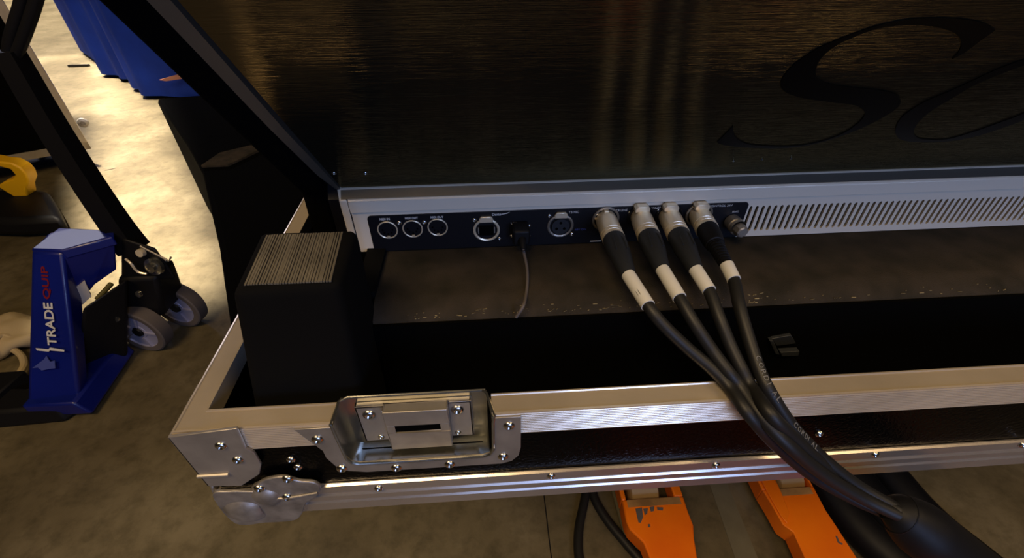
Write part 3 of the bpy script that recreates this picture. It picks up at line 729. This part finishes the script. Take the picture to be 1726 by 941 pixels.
bm = BM(); box(bm, .55, .73, -.60, -.42, .13, .42); fin('pump_housing', bm, 'orange', pt, bevel=.01)

# green-grey sling edge beside the first fork, cables on the floor
o = None
bm = BM(); tube(bm, catmull([W(1033, 826, z=.02), W(1040, 850, z=.02), W(1048, 880, z=.02), W(1058, 905, z=.015), W(1075, 925, z=.012)], 8), .006, 10)
o = fin('strap', bm, 'tape'); tag(o, 'thin yellowish strap lying along the left side of the orange fork', 'strap')
for pts, lb in ((((990, 818), (984, 850), (976, 890), (975, 930), (984, 985)), 'black cable on the floor running straight down, left of the orange forks'),
                (((996, 815), (1004, 845), (1024, 878), (1050, 910), (1080, 945), (1120, 990)), 'black cable on the floor curving right to the left orange fork')):
    bm = BM(); tube(bm, catmull([W(u, v, z=.014) for u, v in pts], 10), .0125, 12)
    o = fin('floor_cable', bm, 'cable', loc=W(*pts[0], z=0)); tag(o, lb, 'cable')
# floor tape
bm = BM(); a_ = [W(1190, 800, z=.0), W(1218, 798, z=0), W(1285, 960, z=0), W(1246, 962, z=0)]
prism(bm, [Vector((p.x, p.y, 0)) for p in a_], (0, 0, .0012)); o = fin('floor_tape', bm, 'tape', loc=a_[0]); tag(o, 'pale worn tape line on the floor between the orange forks', 'floor tape')
bm = BM(); a_ = [W(1446, 795, z=.0), W(1449, 795, z=0), W(1470, 830, z=0), W(1466, 830, z=0)]
prism(bm, [Vector((p.x, p.y, 0)) for p in a_], (0, 0, .0012)); o = fin('floor_line', bm, 'tape', loc=a_[0]); tag(o, 'thin pale line on the floor right of the orange forks', 'floor tape')
# thick black tubes filling the dark area right of the forks
hp = [(1378, 805), (1418, 862), (1456, 905), (1500, 945), (1560, 1000)]
for dx, lb in ((.008, 'thick black tube on the floor lying closest to the right orange fork'), (.108, 'thick black tube on the floor, middle one of the dark mass under the loom'), (.208, 'thick black tube on the floor, outermost of the dark mass, farthest from the forks')):
    base = [W(u, v, z=.045) for u, v in hp]
    pts = [Vector((p.x+dx, p.y, .0455)) for p in base]
    bm = BM(); tube(bm, catmull(pts, 8), .045, 16)
    o = fin('dark_tube', bm, 'rubber', loc=(pts[0].x, pts[0].y, 0)); tag(o, lb, 'cable', 'thick black tubes filling the dark floor area')

# ------------------------------------------------------------------ blue pallet truck
bt = thing('pallet_truck', 'blue hand pallet truck with black handle and white TRADE lettering', 'pallet truck', (-1.3, 1.3, 0))
zt = CZ-.83
T_ = [W(52, 422, z=zt), W(105, 424, z=zt), W(192, 400, z=zt), W(168, 388, z=zt), W(100, 385, z=zt)]
K0 = [W(45, 685, z=.06), W(135, 675, z=.06), W(200, 600, z=.06)]
# upright column, leaning plate
dirT = (T_[1]-T_[0]); 
bm = BM()
fl0, fr0 = K0[0], K0[1]; tl, tr = T_[0], T_[1]
bk = Vector((-.02, .11, 0))
hexa(bm, [fl0, fr0, fr0+bk*.6, fl0+bk*.6, tl, tr, tr+bk, tl+bk])
col = fin('bridge_plate', bm, 'blue', bt, bevel=.012)
bm = BM()     # top housing
zt2 = zt-.02
prism(bm, [Vector((p.x, p.y, zt-.03)) for p in T_], (0, 0, .034)); fin('top_plate', bm, 'blue', bt, bevel=.006)
gus = [T_[1], T_[2], W(196, 455, y=T_[2].y), W(160, 480, y=(T_[1].y+T_[2].y)/2), W(118, 530, y=T_[1].y-.03)]
bm = BM(); prism(bm, gus, (-.03, .05, -.005)); g_ = fin('gusset', bm, 'blue', bt, bevel=.004)
pp = gus[0]; nrm = (gus[1]-gus[0]).cross(gus[4]-gus[0]).normalized()
if nrm.y > 0: nrm = -nrm
def onpl(u, v, p0, n, off):
    a0 = W(u, v, y=1.0)-Vector((0, 0, CZ)); oc = Vector((0, 0, CZ)); o1 = p0+n*off
    return oc+a0*((o1-oc).dot(n)/a0.dot(n))
bm = BM(); prism(bm, [onpl(u, v, pp, nrm, .004) for u, v in ((121, 490), (143, 474), (154, 500), (127, 525))], -nrm*.012); fin('sticker', bm, 'paper', g_, label='blank off-white sticker')
# lower ledge going back to the wheels
bm = BM(); a0, a1 = W(132, 690, z=.05), W(200, 600, z=.05)
hexa(bm, [a0+Vector((-.16, 0, -.03)), a0+Vector((.03, 0, -.03)), a1+Vector((.02, .05, -.03)), a1+Vector((-.16, .05, -.03)), a0+Vector((-.16, 0, .03)), a0+Vector((.0, 0, .03)), a1+Vector((.0, .05, .03)), a1+Vector((-.16, .05, .03))])
fin('base_arm', bm, 'blue', bt, bevel=.008)
bm = BM(); p0 = W(60, 690, z=.05)      # dark skirt and fork running off to the left
hexa(bm, [(-1.75, .97, .004), (-1.40, .99, .004), (-1.36, 1.06, .004), (-1.80, 1.10, .004), (-1.70, 1.0, .06), (-1.41, 1.01, .06), (-1.38, 1.08, .06), (-1.76, 1.12, .06)])
fin('base_skirt', bm, 'rubber', bt, bevel=.01)
bm = BM(); hexa(bm, [(-2.75, 1.00, .02), (-1.62, 1.04, .02), (-1.60, 1.16, .02), (-2.75, 1.14, .02), (-2.75, 1.00, .07), (-1.62, 1.04, .08), (-1.60, 1.16, .08), (-2.75, 1.14, .07)])
fin('fork', bm, 'rubber', bt, bevel=.006)
# lettering up the plate
nP = (tr-tl).cross(fl0-tl).normalized()
if nP.y > 0: nP = -nP
q0, q1 = onpl(100, 583, tl, nP, .002), onpl(92, 488, tl, nP, .002)
updir = (q1-q0).normalized(); side = nP.cross(updir).normalized()
if (onpl(80, 530, tl, nP, .002)-onpl(100, 530, tl, nP, .002)).dot(side) < 0: side = -side
def lab(name, s, m, a_, b_, hpx, bold=.02):
    A_ = onpl(*a_, tl, nP, .001); B_ = onpl(*b_, tl, nP, .001); d_ = (B_-A_)
    sd = nP.cross(d_).normalized()
    if (onpl(80, 530, tl, nP, .001)-onpl(100, 530, tl, nP, .001)).dot(sd) < 0: sd = -sd
    text(name, s, m, col, A_, d_, sd, hpx, d_.length, depth=.0006, bold=bold)
lab('white_lettering', 'TRADE', 'ink', (96, 583), (88, 511), .030)
lab('red_lettering', 'QUIP', 'red', (87, 505), (82, 450), .026)
bm = BM(); prism(bm, [onpl(u, v, tl, nP, .001) for u, v in ((60, 587), (82, 589), (84, 586), (108, 590), (108, 593), (84, 591), (82, 593), (62, 591))], -nP*.001); fin('printed_line', bm, 'ink', col)
bm = BM(); prism(bm, [onpl(u, v, tl, nP, .001) for u, v in ((54, 621), (74, 606), (78, 600), (84, 610), (92, 608), (93, 621), (84, 622), (70, 625), (64, 620))], -nP*.001); fin('printed_emblem', bm, 'paleb', col)
# steering wheels
axw = Vector((.22, .975, 0)).normalized()
for cpx in ((238, 555), (300, 515)):
    c0 = W(*cpx, z=.10)-axw*.02
    bm = BM(); lathe(bm, c0, axw, [(.002, .074), (0, .078), (0, .094), (.004, .099), (.048, .099), (.052, .094), (.052, .074)], 48)
    wh = fin('steer_wheel', bm, 'tyre', bt)
    bm = BM(); lathe(bm, c0, axw, [(.006, 0), (.006, .030), (.008, .032), (.008, .072), (.001, .077), (.001, .079), (.05, .079), (.05, 0)], 48)
    hubm = mat('wheel_rim', (.30, .30, .42), .35, .2)
    rim_ = fin('rim', bm, hubm, wh)
    bm = BM()
    uu = Vector((0, 0, 1)); vv = axw.cross(uu)
    for k in range(5):
        a_ = math.radians(20+72*k); dd = uu*math.cos(a_)+vv*math.sin(a_); ss = axw.cross(dd)*.004
        p0 = c0+dd*.028+axw*.001; p1 = c0+dd*.074+axw*.001
        hexa(bm, [p0-ss, p0+ss, p1+ss, p1-ss]+[q+axw*.010 for q in (p0-ss, p0+ss, p1+ss, p1-ss)])
    fin('spokes', bm, hubm, rim_)
    bm = BM(); lathe(bm, c0, axw, [(-.001, 0), (-.001, .018), (.008, .022), (.008, 0)], 24); fin('hub', bm, 'rubber', rim_)
wc = (W(238, 555, z=.10)+W(300, 515, z=.10))*.5+axw*.02
bm = BM(); lathe(bm, W(238, 555, z=.10)-axw*.012, axw, [(0, 0), (0, .012), (.22, .012), (.22, 0)], 16); fin('axle', bm, 'rubber', bt)
# black pump block and yoke
hb = W(240, 430, y=1.38)
bm = BM(); 
r0 = [wc+Vector((x, y, .04)) for x, y in ((-.10, -.07), (.05, -.06), (.07, .07), (-.10, .07))]
r1_ = [hb+Vector((x, y, -.06)) for x, y in ((-.09, -.05), (.045, -.05), (.05, .06), (-.09, .05))]
hexa(bm, r0+r1_); fin('pump_housing', bm, 'rubber', bt, bevel=.015)
bm = BM()
hexa(bm, [W(205, 470, y=1.34), W(300, 470, y=1.34), W(300, 470, y=1.42), W(205, 470, y=1.42), W(205, 400, y=1.34), W(262, 418, y=1.34), W(262, 418, y=1.42), W(205, 400, y=1.42)])
fin('yoke', bm, 'rubber', bt, bevel=.012)
bm = BM(); lathe(bm, W(262, 448, y=1.335), (-.15, -1, .25), [(0, .032), (.012, .030), (.014, .018), (.026, .016), (.028, 0)], 24); fin('pivot_cap', bm, 'zincb', bt)
bm = BM(); lathe(bm, W(240, 425, y=1.335), (-.15, -1, .25), [(0, .014), (.014, .013), (.016, 0)], 20); fin('valve_cap', bm, 'nickel', bt)
bm = BM(); tube(bm, catmull([W(212, 437, y=1.31), W(220, 444, y=1.30), W(232, 458, y=1.30), W(247, 462, y=1.30)], 6), .004, 8); fin('linkage_rod', bm, 'nickel', bt)
bm = BM(); tube(bm, [W(236, 415, y=1.33), W(285, 440, y=1.33), W(288, 434, y=1.33)], .0035, 8); fin('linkage_rod', bm, 'nickeld', bt)
for cpx, rr_ in (((236, 495), .011), ((197, 536), .013)):
    bm = BM(); lathe(bm, W(*cpx, y=1.26), (-.3, -1, .3), [(0, rr_), (.008, rr_), (.01, 0)], 16); fin('bolt', bm, 'zincb', bt)
bm = BM(); tube(bm, [W(163, 505, y=1.24), W(188, 478, y=1.30)], .008, 10); fin('linkage_rod', bm, 'olive', bt)
# link arm from the column to the pump
bm = BM(); hexa(bm, [W(130, 620, y=1.16), W(215, 600, y=1.24), W(215, 600, y=1.32), W(130, 620, y=1.24), W(140, 520, y=1.18), W(215, 470, y=1.30), W(215, 470, y=1.36), W(140, 520, y=1.26)])
fin('frame_block', bm, 'rubber', bt, bevel=.01)
# handle
bm = BM()
hA = [W(226, 420, y=1.38), W(186, 365, y=1.385), W(98, 230, y=1.39), W(13, 85, y=1.395)]
tube(bm, catmull(hA, 6), .04, 4, rfun=lambda f: .050-.016*f); hd = fin('handle', bm, 'rubber', bt, angle=20)
for e_ in (((27, 92), (40, 62), (60, 4), (70, -40)), ((14, 90), (18, 62), (34, 10), (46, -40))):
    bm = BM(); tube(bm, catmull([W(u, v, y=1.395) for u, v in e_], 6), .014, 12); fin('grip_arm', bm, 'rubber', hd)
bm = BM(); tube(bm, [W(46, -40, y=1.395), W(70, -40, y=1.395)], .014, 12); fin('grip_bar', bm, 'rubber', hd)

# rope heap at the left edge
def rope(pts, r, lb):
    bm = BM(); tube(bm, catmull([W(u, v, z=z) for u, v, z in pts], 8), r, 10)
    o = fin('rope', bm, 'rope', loc=W(pts[0][0], pts[0][1], z=0)); tag(o, lb, 'rope')
rope([(-30, 620, .03), (-5, 588, .03), (18, 588, .03), (36, 600, .03), (40, 617, .03), (28, 634, .03), (5, 645, .03), (-30, 650, .03)], .011, 'thick beige rope loop on the floor, lowest at the left edge beside the blue truck')
rope([(-30, 600, .075), (-5, 572, .075), (8, 566, .07), (25, 572, .06), (40, 572, .05), (47, 570, .03)], .010, 'beige rope strand running right toward the blue truck')
rope([(-20, 560, .05), (10, 545, .06), (30, 538, .06), (44, 539, .05), (48, 545, .04)], .009, 'beige rope strand topmost of the rope heap by the blue truck')
bm = BM()
bmesh.ops.create_icosphere(bm, subdivisions=4, radius=1, matrix=Matrix.Translation(W(8, 566, z=.035)) @ Matrix.Diagonal((.15, .11, .045, 1)))
from mathutils import noise as mn
for v in bm.verts: v.co += Vector((0, 0, 1))*.035*mn.noise(v.co*14)+Vector((.02, .02, 0))*mn.noise(v.co*9)
for v in bm.verts: v.co.z = max(v.co.z, .001)
o = fin('rope_bundle', bm, 'rope', loc=W(8, 566, z=0), angle=80); tag(o, 'crumpled beige webbing bundle among the rope loops at left edge', 'webbing')

# dark rounded bundle and yellow bracket behind the blue truck
bm = BM(); P = [W(u, v, z=.02) for u, v in ((-30, 352), (10, 346), (60, 340), (98, 348), (112, 372), (122, 395), (40, 400), (-30, 398))]
prism(bm, P, (0, 0, .10)); o = fin('equipment_bag', bm, 'rubber', loc=(P[0].x, P[0].y, 0), bevel=.03); tag(o, 'low dark rounded bag on the floor behind the blue pallet truck', 'bag')
yp_ = 2.36
bm = BM()
ol = [(-25, 268), (0, 273), (18, 275), (34, 283), (44, 294), (48, 306), (44, 318), (47, 332), (24, 333), (6, 322), (-6, 314), (8, 306), (20, 303), (25, 295), (17, 286), (0, 282), (-25, 280)]
P = [W(u, v, y=yp_) for u, v in ol]
prism(bm, P, (0, .07, 0)); 
o = fin('yellow_bracket', bm, 'yellow', loc=(P[0].x, yp_, 0), bevel=.008); tag(o, 'curved yellow plastic bracket at the left edge above the dark bag', 'bracket')

# tall black trunk at the upper left
ca, cb_ = Vector((-2.455, 2.971, .12)), Vector((-2.85, 2.763, .12)); dv = (cb_-ca).normalized()
cc = ca+dv*1.1; bkv = Vector((-dv.y, dv.x, 0)); bkv = bkv if bkv.y > 0 else -bkv
bkv = Vector((-.85, .53, 0)).normalized()*.6
tk = thing('tall_flight_case', 'tall black trunk with aluminium edging standing upright at far left', 'flight case', ca-Vector((0, 0, .12)))
bm = BM(); up = Vector((0, 0, 1.25))
hexa(bm, [cc, ca, ca+bkv, cc+bkv, cc+up, ca+up, ca+bkv+up, cc+bkv+up]); fin('body', bm, 'inner', tk)
nf = (ca-cc).cross(up).normalized(); nf = nf if nf.y < 0 else -nf
def edge(p, q, wv, th=.006):
    bm = BM(); wv = Vector(wv)
    a_ = [p, q, q+wv, p+wv]; hexa(bm, [v+nf*th for v in a_]+[v-nf*.004 for v in a_]); return bm
fin('edge_strip', edge(ca, ca+up, dv*.045), 'alu', tk); fin('edge_strip', edge(ca, cc, (0, 0, .045)), 'alu', tk)
bm = BM(); p_ = W(140, 206, y=2.93); lathe(bm, p_+nf*.01, nf, [(0, .028), (.01, .026), (.012, .012), (.004, .010), (.004, 0)], 16); fin('recessed_latch', bm, 'zinc', tk)
for q in (ca+dv*.1+bkv*.2, ca+dv*.9+bkv*.2, ca+dv*.1+bkv*.85, ca+dv*.9+bkv*.85):
    bm = BM(); lathe(bm, Vector((q.x, q.y, .05))-dv*.02, dv, [(0, 0), (0, .05), (.04, .05), (.04, 0)], 20)
    box(bm, q.x-.03, q.x+.03, q.y-.03, q.y+.03, .09, .121); fin('castor', bm, 'rubber', tk)

# long low black cases behind the console
bc_ = thing('black_equipment_case', 'long low black case draped in dark cloth between console and bright floor', 'case', (-.9, 1.6, 0))
hz = .60
def S2(u, v): return W(u, v, z=hz)
P = [S2(386, 556), S2(374, 470), S2(366, 410), S2(348, 330), S2(338, 285), S2(312, 238), S2(285, 198), S2(262, 165), S2(300, 162), S2(350, 155), S2(420, 140), S2(470, 180), S2(600, 330), S2(560, 560)]
P = [Vector((p.x, p.y, 0)) for p in P]
P[-2] = Vector((-.28, 1.9, 0)); P[-1] = Vector((-.28, P[0].y+.05, 0)); P[-3] = Vector((-.28, 2.4, 0)); P[-4] = Vector((-.5, P[7].y+.25, 0))
P = P[:8]+[Vector((-1.0, P[7].y+.1, 0)), Vector((-.5, 2.55, 0)), Vector((-.28, 2.2, 0)), Vector((-.28, P[0].y+.02, 0))]
bm = BM(); prism(bm, P, (0, 0, hz)); fin('body', bm, 'inner', bc_, bevel=.02)
bm = BM(); gp = [S2(340, 284), S2(372, 262), S2(430, 248), S2(452, 250), S2(415, 268), S2(385, 282)]
prism(bm, gp, (0, 0, .012)); fin('edge_plate', bm, 'carpet', bc_, bevel=.003)

# blue draped stack far behind
bs = thing('blue_covered_stack', 'tall stack under a deep blue cover behind the black cases', 'covered stack', (-3.2, 5.4, 0))
p1, p2 = Vector((-3.98, 5.44, 0)), Vector((-2.75, 4.25, 0))
d = (p2-p1); nb = 34; front_, back_ = [], []
nn = Vector((d.y, -d.x, 0)).normalized(); nn = nn if nn.y > 0 else -nn
for i in range(nb+1):
    f = i/nb; q = p1+d*f+nn*(.05*math.sin(f*13)+.035*math.sin(f*31+1))
    front_.append(q)
side_l = Vector((-4.42, 5.95, 0))
poly = [side_l]+front_+[Vector((-1.6, 3.98, 0)), Vector((-1.2, 5.6, 0)), Vector((-3.4, 7.2, 0))]
bm = BM()
low = [bm.verts.new(p+Vector((0, 0, .03))) for p in poly]; top = [bm.verts.new(Vector((p.x, p.y, 1.5))) for p in poly]
for i in range(len(poly)): bm.faces.new((low[i], low[(i+1) % len(poly)], top[(i+1) % len(poly)], top[i]))
bm.faces.new(low[::-1]); bm.faces.new(top); fin('cover', bm, 'lav', bs, angle=50)
bm = BM(); yy = 3.95
st = [onpl(u, v, Vector((-1.6, 3.98, 0)), Vector((-.19, -.97, 0)).normalized(), .03) for u, v in ((268, 135), (310, 123), (372, 108), (420, 92), (420, 104), (372, 120), (312, 132), (280, 137))]
prism(bm, st, (0, .02, 0)); fin('pink_strap', bm, 'pink', bs, label='pale pinkish strap across the blue cover')
bm = BM(); box(bm, -4.2, -4.0, 5.38, 5.41, 0, .02); fin('foot', bm, 'black', bs)
